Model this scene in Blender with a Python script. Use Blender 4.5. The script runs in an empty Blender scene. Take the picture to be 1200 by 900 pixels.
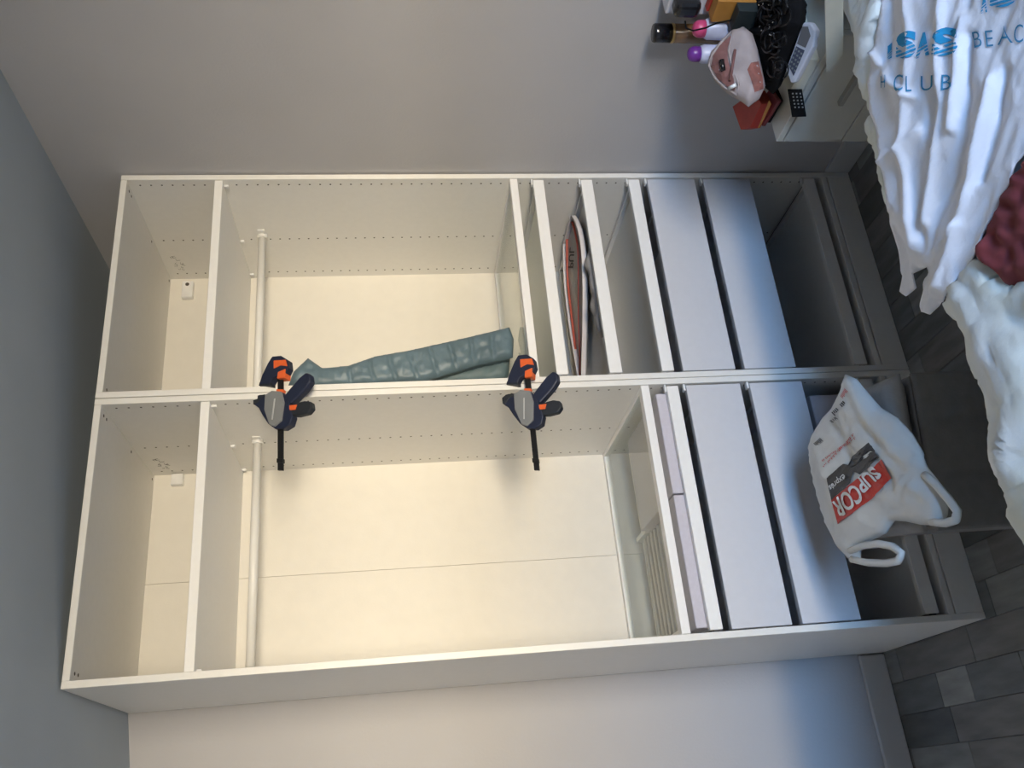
import bpy, bmesh, math, random
from mathutils import Vector, Matrix, noise, geometry
from mathutils.bvhtree import BVHTree
random.seed(7)
S = bpy.context.scene
COL = S.collection

# ------------------------------------------------------------------ camera
CAMPOS = Vector((-0.3322, -2.2977, 1.5704)); FPX = 1045.74
def rodr(r):
    a = r.length
    return Matrix.Rotation(a, 3, r.normalized())
CM = rodr(Vector((-0.4417, 0.1247, 0.0648))) @ Matrix(((0,0,-1),(1,0,0),(0,-1,0)))   # world -> camera axes (portrait photo lying on its side)
cd = bpy.data.cameras.new('camera'); cam = bpy.data.objects.new('camera', cd); COL.objects.link(cam)
cd.sensor_fit = 'HORIZONTAL'; cd.sensor_width = 36; cd.lens = FPX/1200*36; cd.clip_start = .05
cam.matrix_world = Matrix.Translation(CAMPOS) @ CM.transposed().to_4x4()
S.camera = cam
def ray(u, v): return CM.transposed() @ Vector(((u-600)/FPX, -(v-450)/FPX, -1.0))
def at(u, v, ax, val):
    d = ray(u, v); return CAMPOS + d*((val-CAMPOS[ax])/d[ax])
def onplane(u, v, p0, n):
    d = ray(u, v); return CAMPOS + d*((p0-CAMPOS).dot(n)/d.dot(n))

# ------------------------------------------------------------------ light
S.view_settings.view_transform = 'Standard'; S.view_settings.look = 'None'
S.view_settings.gamma = 1; S.view_settings.use_curve_mapping = False
S.view_settings.exposure = 0.86
w = bpy.data.worlds.new('world'); S.world = w; w.use_nodes = True
w.node_tree.nodes['Background'].inputs[0].default_value = (.50, .62, .85, 1)
w.node_tree.nodes['Background'].inputs[1].default_value = .35
def area(name, loc, target, sx, sy, energy, color, spread=180):
    l = bpy.data.lights.new(name, 'AREA'); l.shape = 'RECTANGLE'; l.size = sx; l.size_y = sy
    l.energy = energy; l.color = color; l.spread = math.radians(spread)
    o = bpy.data.objects.new(name, l); COL.objects.link(o); o.location = loc
    o.rotation_euler = (Vector(target)-Vector(loc)).to_track_quat('-Z', 'Y').to_euler()
    return o
# the sky and the sunlit building across the street, both seen only through the window opening
SKY = area('sky_outside', (-.2, -9.0, 4.45), (-.2, 0, 2.6), 9.0, 4.8, 3700, (.30, .55, 1.0))
SUNLIT = area('sunlit_street_outside', (-.2, -8.6, 1.12), (-.2, 0, 1.12), 7.0, 1.55, 1290, (1.0, .82, .64))

# ------------------------------------------------------------------ materials
def mat(name, col, rough=.5, noise_amt=.04, scale=30, bump=0, metal=0, spec=.5, bscale=200, sheen=0, var=None):
    m = bpy.data.materials.new(name); m.use_nodes = True; nt = m.node_tree
    b = nt.nodes['Principled BSDF']; b.inputs['Roughness'].default_value = rough
    b.inputs['Metallic'].default_value = metal; b.inputs['Specular IOR Level'].default_value = spec
    if sheen: b.inputs['Sheen Weight'].default_value = sheen
    tc = nt.nodes.new('ShaderNodeTexCoord'); n = nt.nodes.new('ShaderNodeTexNoise'); n.inputs['Scale'].default_value = scale
    nt.links.new(tc.outputs['Object'], n.inputs['Vector'])
    r = nt.nodes.new('ShaderNodeValToRGB')
    c2 = var or tuple(min(1, c*(1+noise_amt)) for c in col); c1 = tuple(c*(1-noise_amt) for c in col)
    r.color_ramp.elements[0].position = .3; r.color_ramp.elements[1].position = .7
    r.color_ramp.elements[0].color = (*c1, 1); r.color_ramp.elements[1].color = (*c2, 1)
    nt.links.new(n.outputs['Fac'], r.inputs['Fac']); nt.links.new(r.outputs['Color'], b.inputs['Base Color'])
    if bump:
        n2 = nt.nodes.new('ShaderNodeTexNoise'); n2.inputs['Scale'].default_value = bscale; n2.inputs['Detail'].default_value = 4
        nt.links.new(tc.outputs['Object'], n2.inputs['Vector'])
        bp = nt.nodes.new('ShaderNodeBump'); bp.inputs['Strength'].default_value = bump; bp.inputs['Distance'].default_value = .004
        nt.links.new(n2.outputs['Fac'], bp.inputs['Height']); nt.links.new(bp.outputs['Normal'], b.inputs['Normal'])
    return m
def glass(name, col, trans=.8):
    m = bpy.data.materials.new(name); m.use_nodes = True; nt = m.node_tree
    for n in list(nt.nodes): nt.nodes.remove(n)
    o = nt.nodes.new('ShaderNodeOutputMaterial'); t = nt.nodes.new('ShaderNodeBsdfTransparent'); t.inputs[0].default_value = (*col, 1)
    g = nt.nodes.new('ShaderNodeBsdfGlossy'); g.inputs['Roughness'].default_value = .04
    f = nt.nodes.new('ShaderNodeFresnel'); f.inputs[0].default_value = 1.5
    mx = nt.nodes.new('ShaderNodeMixShader'); ge = nt.nodes.new('ShaderNodeNewGeometry'); mt = nt.nodes.new('ShaderNodeMath'); mt.operation = 'SUBTRACT'; mt.inputs[0].default_value = 1
    nt.links.new(ge.outputs['Backfacing'], mt.inputs[1]); mu = nt.nodes.new('ShaderNodeMath'); mu.operation = 'MULTIPLY'
    nt.links.new(f.outputs[0], mu.inputs[0]); nt.links.new(mt.outputs[0], mu.inputs[1]); nt.links.new(mu.outputs[0], mx.inputs[0])
    nt.links.new(t.outputs[0], mx.inputs[1]); nt.links.new(g.outputs[0], mx.inputs[2]); nt.links.new(mx.outputs[0], o.inputs[0])
    return m
M = {
 'wall': mat('wall_paint', (.50,.49,.50), .85, .02, 4, .15, bscale=120),
 'ceil': mat('ceiling_paint', (.40,.45,.50), .9, .02, 4, .1),
 'white': mat('white_laminate', (.80,.785,.75), .42, .012, 60, .03),
 'edge': mat('white_edge_band', (.86,.85,.83), .4, .01, 60),
 'front': mat('drawer_front_foil', (.63,.63,.66), .38, .012, 50, .03),
 'back': mat('back_board', (.775,.745,.68), .55, .015, 20, .05),
 'wall2': mat('bounce_wall_paint', (.72,.73,.75), .85, .02, 4, .1),  # unseen walls made paler than the visible ones to add bounce light
 'base': mat('baseboard_paint', (.55,.55,.56), .5, .02, 10),
 'hole': mat('hole_dark', (.10,.09,.08), .9),
 'rod': mat('white_lacquered_steel', (.80,.79,.76), .3, .01),
 'grey_plastic': mat('grey_runner_steel', (.06,.06,.065), .5),
 'capw': mat('white_plastic', (.80,.80,.80), .35),
 'glass': glass('shelf_glass', (.95,.975,.96)),
 'insert': mat('lilac_felt_insert', (.56,.53,.58), .9, .03, 80, .1),
 'rib': mat('grey_felt_rib', (.52,.50,.47), .9, .03, 80, .1),
 'coat': mat('blue_grey_nylon', (.115,.175,.215), .45, .10, 14, .25, bscale=70),
 'coatd': mat('blue_grey_nylon_inner', (.12,.18,.20), .55, .10, 14, .25, bscale=70),
 'navy': mat('navy_plastic', (.012,.018,.045), .5, .1),
 'navy2': mat('black_blue_rubber', (.014,.018,.026), .6, .1),
 'orange': mat('orange_plastic', (.75,.13,.03), .45),
 'clampgrey': mat('grey_plate', (.21,.22,.23), .4),
 'clampline': mat('pale_grey_line', (.45,.46,.47), .4),
 'steel': mat('blackened_steel', (.022,.022,.024), .4, metal=.5),
 'redband': mat('red_band', (.62,.12,.07), .5),
 'whiteband': mat('white_band', (.75,.70,.70), .5),
 'film': mat('grey_film', (.40,.38,.37), .35, .12, 10, .5, bscale=25),
 'film2': mat('clear_yellowish_film', (.50,.50,.38), .35, .1, 10),
 'ink': mat('black_ink', (.02,.02,.02), .6),
 'bag': mat('white_polythene', (.60,.60,.58), .35, .04, 12, .6, bscale=28),
 'bagred': mat('red_print', (.55,.03,.02), .5, .05),
 'bagpink': mat('faded_red_print', (.60,.13,.13), .5),
 'bagblack': mat('black_print', (.03,.03,.035), .5),
 'bagwhite': mat('white_print', (.72,.72,.72), .5),
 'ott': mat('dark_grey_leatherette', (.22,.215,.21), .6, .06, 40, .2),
 'otttop': mat('leatherette_top_lit', (.33,.32,.31), .55, .06, 40, .2),  # same covering as the front, lightened for light on the upward face
 'handle': mat('grey_handle', (.30,.30,.28), .5),
 'cord': mat('black_cord', (.008,.008,.009), .42, spec=.3),
 'box': mat('lilac_cardboard', (.42,.39,.42), .8),
 'night': mat('nightstand_white', (.50,.50,.46), .5, .02),
 'duvet': mat('pale_green_white_cotton', (.74,.80,.74), .9, .06, 5, .35, bscale=60, var=(.78,.84,.90)),
 'towel': mat('white_printed_cotton', (.82,.86,.97), .9, .02, 8, .35, bscale=70),
 'mattress': mat('mattress_cover', (.55,.55,.52), .9),
 'bedwood': mat('bed_frame_grey', (.20,.19,.18), .7),
 'blue': mat('blue_print', (.02,.33,.66), .8, .05),
 'bluethin': mat('blue_thin_print', (.05,.27,.50), .8, .05),
 'burg': mat('burgundy_cloth', (.19,.035,.045), .85, .25, 8, .3, bscale=40),
 'amber': mat('amber_bottle', (.20,.115,.06), .25, .1),
 'gold': mat('gold_ring', (.55,.40,.18), .3, metal=.8),
 'blackgloss': mat('black_gloss', (.010,.010,.012), .15),
 'blackfab': mat('black_fabric', (.006,.006,.007), .9, .2, 40, .5, bscale=40, spec=.15),
 'pink': mat('pink_cap', (.52,.06,.17), .35), 'purple': mat('purple_cap', (.15,.03,.27), .35),
 'lilacw': mat('lilac_white_plastic', (.50,.52,.68), .35),
 'carton': mat('white_carton', (.62,.62,.66), .7), 'cream': mat('cream_carton', (.56,.55,.47), .7, .03),
 'pouch': mat('beige_mesh_pouch', (.34,.29,.29), .6, .10, 20, .4, bscale=50),
 'pouchin': mat('dusky_pink_contents', (.17,.075,.07), .7, .25, 20),
 'pouchred': mat('red_brown_pattern', (.22,.08,.065), .7, .3, 50),
 'red': mat('red_leather', (.36,.035,.025), .55, .1), 'darkred': mat('dark_red', (.16,.015,.02), .5, .1),
 'ochre': mat('ochre_card', (.38,.17,.03), .6, .1), 'darkgreen': mat('dark_teal_card', (.012,.02,.022), .6),
 'phone': mat('pale_lilac_phone', (.46,.48,.55), .3), 'screen': mat('grey_screen', (.12,.12,.13), .25),
 'keys': mat('grey_keys', (.20,.22,.22), .5), 'keybed': mat('dark_blue_keybed', (.05,.06,.10), .5),
 'silver': mat('sparkle_silver', (.7,.7,.7), .2, metal=.9),
}
PL = [mat('plank_tone_%s' % n, c, .45, .20, 6, .1, var=tuple(k*1.35 for k in c)) for n, c in
      (('ash',(.20,.205,.20)), ('slate',(.13,.136,.138)), ('charcoal',(.095,.097,.096)), ('taupe',(.155,.150,.145)), ('pale',(.25,.255,.245)))]
for m in PL:                                            # stretch the grain along the plank
    nt = m.node_tree; tcn = [n for n in nt.nodes if n.type == 'TEX_COORD'][0]
    mp = nt.nodes.new('ShaderNodeMapping'); mp.inputs['Scale'].default_value = (6, 1.2, 1)
    nx = [n for n in nt.nodes if n.type == 'TEX_NOISE'][0]
    gi = nt.nodes.new('ShaderNodeObjectInfo'); ad = nt.nodes.new('ShaderNodeVectorMath')
    nt.links.new(tcn.outputs['Object'], mp.inputs['Vector']); nt.links.new(mp.outputs['Vector'], ad.inputs[0])
    nt.links.new(gi.outputs['Location'], ad.inputs[1]); nt.links.new(ad.outputs[0], nx.inputs['Vector'])
    nx.inputs['Scale'].default_value = 5; nx.inputs['Detail'].default_value = 5

# ------------------------------------------------------------------ helpers
def tag(o, label=None, cat=None, group=None, kind=None):
    if label: o['label'] = label
    if cat: o['category'] = cat
    if group: o['group'] = group
    if kind: o['kind'] = kind
    return o
def empty(name, loc, label, cat, group=None):
    o = bpy.data.objects.new(name, None); o.empty_display_size = .05; COL.objects.link(o); o.location = loc
    return tag(o, label, cat, group)
def link(name, bm, m, parent=None, smooth=False, bev=0, seg=2, keep=False):
    """geometry is given in world coordinates; it is moved into its parent's frame here"""
    bmesh.ops.recalc_face_normals(bm, faces=bm.faces) if not keep else None
    me = bpy.data.meshes.new(name); 
    org = Vector((0,0,0)); q = parent
    while q is not None: org += q.location; q = q.parent
    c = Vector((0,0,0))
    if len(bm.verts) and parent is None:
        xs = [v.co for v in bm.verts]
        c = Vector(((min(v.x for v in xs)+max(v.x for v in xs))/2, (min(v.y for v in xs)+max(v.y for v in xs))/2, min(v.z for v in xs)))
    elif len(bm.verts):
        xs = [v.co for v in bm.verts]
        c = Vector(((min(v.x for v in xs)+max(v.x for v in xs))/2, (min(v.y for v in xs)+max(v.y for v in xs))/2, (min(v.z for v in xs)+max(v.z for v in xs))/2)) - org
    bmesh.ops.translate(bm, verts=bm.verts, vec=-(org+c))
    bm.to_mesh(me); bm.free()
    o = bpy.data.objects.new(name, me); COL.objects.link(o); o.parent = parent; o.location = c
    me.materials.append(m)
    if smooth:
        for p in me.polygons: p.use_smooth = True
    if bev:
        md = o.modifiers.new('bevel', 'BEVEL'); md.width = bev; md.segments = seg; md.limit_method = 'ANGLE'
    return o
def bx(bm, x0, x1, y0, y1, z0, z1):
    r = bmesh.ops.create_cube(bm, size=1)
    bmesh.ops.scale(bm, verts=r['verts'], vec=(x1-x0, y1-y0, z1-z0))
    bmesh.ops.translate(bm, verts=r['verts'], vec=((x0+x1)/2, (y0+y1)/2, (z0+z1)/2)); return r['verts']
def box(name, x0, x1, y0, y1, z0, z1, m, parent=None, bev=.0012):
    bm = bmesh.new(); bx(bm, x0, x1, y0, y1, z0, z1); return link(name, bm, m, parent, bev=bev, seg=1)
def tube(bm, pts, r, n=10, closed=False):
    pts = [Vector(p) for p in pts]; N = len(pts); rings = []
    up = None
    for i, p in enumerate(pts):
        a = pts[(i-1) % N] if (closed or i > 0) else p; b = pts[(i+1) % N] if (closed or i < N-1) else p
        t = (b-a).normalized()
        if up is None: up = t.orthogonal().normalized()
        up = (up - t*up.dot(t)).normalized(); s = t.cross(up)
        rr = r[i] if isinstance(r, (list, tuple)) else r
        rings.append([bm.verts.new(p + (up*math.cos(k*2*math.pi/n) + s*math.sin(k*2*math.pi/n))*rr) for k in range(n)])
    for i in range(N if closed else N-1):
        A, B = rings[i], rings[(i+1) % N]
        for k in range(n):
            try: bm.faces.new((A[k], A[(k+1) % n], B[(k+1) % n], B[k]))
            except ValueError: pass
    if not closed:
        bm.faces.new(rings[0][::-1]); bm.faces.new(rings[-1])
def lathe(bm, c, prof, n=24, axis='z'):
    """prof: list of (radius, height)"""
    rings = []
    for r, h in prof:
        ring = []
        for k in range(n):
            a = 2*math.pi*k/n
            p = {'z': Vector((math.cos(a)*r, math.sin(a)*r, h)), 'x': Vector((h, math.cos(a)*r, math.sin(a)*r)), 'y': Vector((math.cos(a)*r, h, math.sin(a)*r))}[axis]
            ring.append(bm.verts.new(Vector(c)+p))
        rings.append(ring)
    for A, B in zip(rings, rings[1:]):
        for k in range(n): bm.faces.new((A[k], A[(k+1) % n], B[(k+1) % n], B[k]))
    bm.faces.new(rings[0][::-1]); bm.faces.new(rings[-1])
def prism(bm, pts, vec):
    """closed polygon of 3-D points extruded by vec"""
    A = [bm.verts.new(Vector(p)) for p in pts]; B = [bm.verts.new(Vector(p)+Vector(vec)) for p in pts]; n = len(pts)
    bm.faces.new(A); bm.faces.new(B[::-1])
    for k in range(n): bm.faces.new((A[k], B[k], B[(k+1) % n], A[(k+1) % n]))
def densify(poly, step):
    out = []
    for i, a in enumerate(poly):
        b = poly[(i+1) % len(poly)]; d = math.dist(a, b); k = max(1, int(d/step))
        for j in range(k): out.append((a[0]+(b[0]-a[0])*j/k, a[1]+(b[1]-a[1])*j/k))
    return out
def inside(p, poly):
    x, y = p; c = False; n = len(poly)
    for i in range(n):
        (x1, y1), (x2, y2) = poly[i], poly[i-1]
        if (y1 > y) != (y2 > y) and x < (x2-x1)*(y-y1)/(y2-y1)+x1: c = not c
    return c
def segd(p, a, b):
    ax, ay = a; bx_, by = b; dx, dy = bx_-ax, by-ay; L = dx*dx+dy*dy or 1e-9
    t = max(0, min(1, ((p[0]-ax)*dx+(p[1]-ay)*dy)/L)); return math.hypot(p[0]-ax-dx*t, p[1]-ay-dy*t)
def pdist(p, poly, closed=True):
    n = len(poly); return min(segd(p, poly[i], poly[(i+1) % n]) for i in range(n if closed else n-1))
def mesh2d(poly, step):
    """triangulated outline: (points, triangles, number of outline points)"""
    B = densify(poly, step); xs = [p[0] for p in B]; ys = [p[1] for p in B]; P = list(B)
    y = min(ys); row = 0
    while y < max(ys):
        x = min(xs) + (step/2 if row % 2 else 0)
        while x < max(xs):
            if inside((x, y), B) and pdist((x, y), B) > step*.55: P.append((x, y))
            x += step
        y += step*.87; row += 1
    n = len(B)
    r = geometry.delaunay_2d_cdt([Vector(p) for p in P], [(i, (i+1) % n) for i in range(n)], [], 1, 1e-6)
    V = [tuple(v) for v in r[0]]
    return V, r[2]
def pillow(name, poly, step, to3, nrm, hf, hb, edge, m, parent=None, relief=None, smooth=True, thin=.002):
    """soft closed body: outline poly (2-D), mapped by to3 into the world, swelling along nrm by hf in front and hb behind"""
    V, F = mesh2d(poly, step); bm = bmesh.new(); fr = []; bk = []
    for p in V:
        d = pdist(p, poly); t = min(1, d/edge); prof = math.sqrt(max(0, 1-(1-t)**2))
        q = to3(*p); n = nrm
        e = relief(*p, t) if relief else 0
        fr.append(bm.verts.new(q + n*(thin + hf*prof + e)))
        bk.append(bm.verts.new(q - n*(thin + hb*prof)))
    for f in F:
        try: bm.faces.new([fr[i] for i in f]); bm.faces.new([bk[i] for i in f][::-1])
        except ValueError: pass
    be = {}
    for f in F:
        for i in range(len(f)):
            a, b = f[i], f[(i+1) % len(f)]; be.setdefault((min(a, b), max(a, b)), []).append((a, b))
    for k, l in be.items():
        if len(l) == 1:
            a, b = l[0]
            try: bm.faces.new((fr[b], fr[a], bk[a], bk[b]))
            except ValueError: pass
    return link(name, bm, m, parent, smooth)
def text2d(body, offset=0.0, extrude_spacing=1.0):
    c = bpy.data.curves.new('lettering', 'FONT'); c.body = body; c.offset = offset; c.space_character = extrude_spacing
    c.resolution_u = 4
    o = bpy.data.objects.new('lettering', c); COL.objects.link(o)
    dg = bpy.context.evaluated_depsgraph_get(); me = bpy.data.meshes.new_from_object(o.evaluated_get(dg))
    bm = bmesh.new(); bm.from_mesh(me); bpy.data.objects.remove(o); bpy.data.meshes.remove(me)
    xs = [v.co.x for v in bm.verts]; ys = [v.co.y for v in bm.verts]
    x0, x1, y0, y1 = min(xs), max(xs), min(ys), max(ys)
    for v in bm.verts: v.co = Vector(((v.co.x-x0)/(x1-x0), (v.co.y-y0)/(y1-y0), 0))
    return bm
def print_on(name, bm, pxmap, hit, m, parent, off=.0012, fine=.12):
    """flat print: unit-square mesh -> photo points -> the surface they lie on"""
    bmesh.ops.triangulate(bm, faces=bm.faces)
    for _ in range(4 if fine < .1 else 2):
        el = [e for e in bm.edges if e.calc_length() > fine]
        if el: bmesh.ops.subdivide_edges(bm, edges=el, cuts=1)
    bmesh.ops.triangulate(bm, faces=bm.faces)
    for v in bm.verts:
        u, w_ = pxmap(v.co.x, v.co.y); p, n = hit(u, w_); v.co = p + n*off
    return link(name, bm, m, parent, keep=True)
def rectbm():
    bm = bmesh.new(); vs = [bm.verts.new(p) for p in ((0,0,0),(1,0,0),(1,1,0),(0,1,0))]; bm.faces.new(vs)
    bmesh.ops.subdivide_edges(bm, edges=bm.edges[:], cuts=6, use_grid_fill=True); return bm
def polybm(pts):
    bm = bmesh.new(); bm.faces.new([bm.verts.new((x, y, 0)) for x, y in pts]); return bm
def bvh_of(o):
    bm = bmesh.new(); bm.from_mesh(o.data); org = Vector((0,0,0)); q = o
    while q is not None: org += q.location; q = q.parent
    bmesh.ops.translate(bm, verts=bm.verts, vec=org); t = BVHTree.FromBMesh(bm); bm.free(); return t

# ------------------------------------------------------------------ room
XR = 1.508; YB = .590; XL = -2.3; YF = -4.4; HC = 2.55
def struct(name, x0, x1, y0, y1, z0, z1, m, parent=None, bev=0):
    o = box(name, x0, x1, y0, y1, z0, z1, m, parent, bev); 
    if parent is None: o['kind'] = 'structure'
    return o
floor = struct('floor', XL-.1, XR+.1, YF-.1, YB+.1, -.10, -.008, PL[1])
zc = lambda x: 2.3695 + .119*x                          # the ceiling dips slightly towards the left
bm = bmesh.new(); prism(bm, [(XL-.1, YF-.1, zc(XL-.1)), (XR+.1, YF-.1, zc(XR+.1)), (XR+.1, YF-.1, zc(XR+.1)+.1), (XL-.1, YF-.1, zc(XL-.1)+.1)], (0, YB-YF+.2, 0))
tag(link('ceiling', bm, M['ceil']), kind='structure')
struct('wall_right', XR, XR+.1, YF, YB+.1, -.008, HC, M['wall'])
struct('wall_back', XL, XR, YB, YB+.1, -.008, HC, M['wall'])
struct('wall_left', XL-.1, XL, YF, YB+.1, -.008, HC, M['wall2'])
bm = bmesh.new()
for a in ((XL, -1.1, YF-.1, YF, 0, HC), (.8, XR, YF-.1, YF, 0, HC), (-1.1, .8, YF-.1, YF, 0, .90), (-1.1, .8, YF-.1, YF, 1.76, HC)): bx(bm, *a)
tag(link('wall_front', bm, M['wall2']), kind='structure')
bm = bmesh.new()
for a in ((-1.1, -1.04, YF-.08, YF-.03, .90, 1.76), (.74, .8, YF-.08, YF-.03, .90, 1.76), (-1.04, .74, YF-.08, YF-.03, .90, .95), (-1.04, .74, YF-.08, YF-.03, 1.71, 1.76), (-.17, -.13, YF-.08, YF-.03, .95, 1.71)): bx(bm, *a)
wo = tag(link('window_1', bm, M['edge']), kind='structure')
box('pane', -1.04, -.17, YF-.06, YF-.055, .95, 1.71, M['glass'], wo, 0); box('pane', -.13, .74, YF-.06, YF-.055, .95, 1.71, M['glass'], wo, 0)
struct('baseboard_back', XL, -.003, YB-.014, YB, 0, .088, M['base'], bev=.003)
struct('baseboard_right', XR-.012, XR, YF, -.003, 0, .088, M['base'], bev=.003)
# planks, laid towards the back wall
PW = .0975; pm = {}
k = 0; x = -.295-PW*6
while x < XR-.01:
    y = -1.5 - random.random()*.3
    while y < YB-.002:
        L = random.choice((.16, .24, .32, .40, .48)); t = random.choice((0, 0, 1, 1, 2, 3, 3, 4))
        x1 = min(x+PW, XR); y1 = min(y+L, YB)
        if y1-y > .02:
            key = (round(L, 2), t) if (x1-x > PW-.001 and y1-y > L-.001) else None
            if key and key in pm:
                o = pm[key].copy(); COL.objects.link(o); o.location = Vector(((x+x1)/2, (y+y1)/2, -.004)) - floor.location
            else:
                o = box('plank', x+.0007, x1-.0007, y+.0007, y1-.0007, -.008, 0, PL[t], floor, .0008)
                if key: pm[key] = o
        y += L
    x += PW

# ------------------------------------------------------------------ wardrobes
H = 2.364; T = .018; D = .575
def z_at(u, v): return at(u, v, 1, 0).z
def drawer(root, xa, xb, z0, z1, label=None, nm='drawer', depth=.53, boxh=.10):
    """a closed drawer: box, tall front, black runner gap caps"""
    bm = bmesh.new()
    bx(bm, xa+.012, xa+.024, .022, depth, z0+.01, z0+boxh); bx(bm, xb-.024, xb-.012, .022, depth, z0+.01, z0+boxh)
    bx(bm, xa+.024, xb-.024, depth-.012, depth, z0+.01, z0+boxh); bx(bm, xa+.024, xb-.024, .022, depth-.012, z0+.01, z0+.018)
    dr = link(nm, bm, M['front'], root)
    box('drawer_front', xa+.004, xb-.006, .002, .020, z0, z1, M['front'], dr, .001)
    box('runner_rail', xb-.010, xb-.001, .02, depth-.02, z0+.02, z0+.05, M['grey_plastic'], dr, .001)
    box('runner_rail', xa+.001, xa+.010, .02, depth-.02, z0+.02, z0+.05, M['grey_plastic'], dr, .001)
    box('runner_cap', xb-.022, xb-.001, .0035, .02, z1+.0015, z1+.008, M['capw'], dr, .001)
    return dr
def tray(root, xa, xb, z0, z1, nm='pull_out_tray', depth=.54, side=True):
    """shallow tray on runners: floor panel, low front lip"""
    bm = bmesh.new(); bx(bm, xa+.010, xb-.010, .020, depth, z0+.004, z0+.012)
    bx(bm, xa+.010, xa+.020, .020, depth, z0+.012, z0+.026); bx(bm, xb-.020, xb-.010, .020, depth, z0+.012, z0+.026); bx(bm, xa+.02, xb-.02, depth-.01, depth, z0+.012, z0+.026)
    tr = link(nm, bm, M['white'], root)
    box('front_lip', xa+.006, xb-.006, .002, .020, z0, z1, M['edge'], tr, .001)
    box('runner_rail', xb-.009, xb-.001, .012, depth-.02, z0+.002, z0+.022, M['grey_plastic'], tr, .001)
    box('runner_rail', xa+.001, xa+.009, .012, depth-.02, z0+.002, z0+.022, M['grey_plastic'], tr, .001)
    box('runner_cap', xb-.024, xb-.001, .004, .018, z1+.0008, z1+.006, M['capw'], tr, .001)
    return tr
def glass_shelf(root, xa, xb, zt):
    bm = bmesh.new()
    bx(bm, xa+.001, xb-.001, .002, .032, zt-.024, zt); bx(bm, xa+.001, xb-.001, .545, .562, zt-.018, zt)
    bx(bm, xa+.001, xa+.016, .032, .545, zt-.018, zt); bx(bm, xb-.016, xb-.001, .032, .545, zt-.018, zt)
    s = link('glass_shelf', bm, M['edge'], root, bev=.001, seg=1)
    bm = bmesh.new(); bx(bm, xa+.016, xb-.016, .032, .545, zt-.010, zt-.004); link('glass_pane', bm, M['glass'], s)
    return s
def wardrobe(x0, x1, label, rodz):
    r = empty('wardrobe', (x0+.375, .29, 0), label, 'wardrobe'); xa, xb = x0+T, x1-T
    box('side_panel', x0, xa, 0, D, 0, H, M['white'], r); box('side_panel', xb, x1, 0, D, 0, H, M['white'], r)
    box('top_panel', xa, xb, .001, D-.008, H-T, H, M['white'], r); box('bottom_panel', xa, xb, .001, D-.008, .085, .103, M['white'], r)
    box('plinth', xa, xb, .010, .026, .0, .083, M['white'], r)
    box('toe_lip', xa, xb, .001, .009, .0, .080, M['white'], r)
    xm = x0+.375
    if x0 > .5: box('back_panel', xa, xb, D-.008, D-.002, .103, H-T, M['back'], r, 0)
    else: box('back_panel', xa, xm-.0006, D-.008, D-.002, .103, H-T, M['back'], r, 0); box('back_panel', xm+.0006, xb, D-.008, D-.002, .103, H-T, M['back'], r, 0)
    box('shelf', xa+.0005, xb-.0005, .004, D-.0085, 2.064, 2.088, M['edge'], r)
    # hanging rail
    bm = bmesh.new(); tube(bm, [(xa+.006, .3, rodz), (xb-.006, .3, rodz)], .0125, 20); rl = link('hanging_rail', bm, M['rod'], r, True)
    for s, xx in ((1, xa), (-1, xb)):
        bm = bmesh.new(); lathe(bm, (xx, .3, rodz), [(.017, 0), (.017, s*.012), (.0145, s*.014)], 24, 'x'); bx(bm, min(xx, xx+s*.004), max(xx, xx+s*.004), .266, .334, rodz-.012, rodz+.012)
        link('rail_bracket', bm, M['rod'], rl, bev=.001)
    # shelf-pin holes: three rows a side, 32 mm apart
    for s, xx in ((1, xa), (-1, xb)):
        bm = bmesh.new(); z = .17
        while z < 2.33:
            if abs(z-2.076) > .02:
                for yy in (.027, .323, .530):
                    lathe(bm, (xx+s*.0003, yy, z), [(.0030, -.0002), (.0030, .0002)], 8, 'x')
            z += .032
        tag(link('shelf_pin_holes', bm, M['hole'], r, keep=True), kind='stuff')
    # cam fittings in the top panel, plastic supports under the shelf
    for yy in (.03, .055, .30, .545):
        for xx in (xa+.02, xb-.02):
            bm = bmesh.new(); lathe(bm, (xx, yy, H-T-.0006), [(.0045, 0), (.0045, .0004)], 10); link('cam_fitting', bm, M['hole'], r, keep=True)
    for yy in (.03, .33, .54):
        box('shelf_support', xb-.008, xb-.001, yy-.006, yy+.006, 2.050, 2.0635, M['capw'], r, .001); box('shelf_support', xa+.001, xa+.008, yy-.006, yy+.006, 2.050, 2.0635, M['capw'], r, .001)
    # smudged pencil marks near the upper back corner of the right side panel
    bm = bmesh.new(); rr = random.Random(3)
    for k in range(11):
        y0 = .40+rr.random()*.11; z0 = H-.045-rr.random()*.03-(y0-.40)*.2
        a = rr.random()*3; d = .006+.008*rr.random()
        tube(bm, [(xb-.0004, y0, z0), (xb-.0004, y0+d*math.cos(a), z0+d*math.sin(a)), (xb-.0004, y0+d*1.4*math.cos(a+.8), z0+d*1.2*math.sin(a+.8))], .0006, 4)
    link('pencil_marks', bm, mat('pencil', (.22,.21,.20), .8), r)
    return r, xa, xb
wr, ra, rb = wardrobe(.752, 1.502, 'white wardrobe frame in the corner with the blue-grey jacket and hoop bag in it', 1.986)
wl, la, lb = wardrobe(0, .750, 'white wardrobe frame standing free at its outer side, empty above its glass shelf', 1.979)
# wall brackets screwed to the back panels
bb = box('wall_bracket', 1.395, 1.462, .545, .5668, 2.262, 2.30, M['capw'], wr, .002)
bm = bmesh.new(); lathe(bm, (1.448, .5445, 2.282), [(.007, 0), (.007, .002)], 12, 'y'); link('screw_hole', bm, M['hole'], bb)
box('wall_bracket', .690, .728, .545, .5668, 2.250, 2.288, M['capw'], wl, .002)
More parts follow.
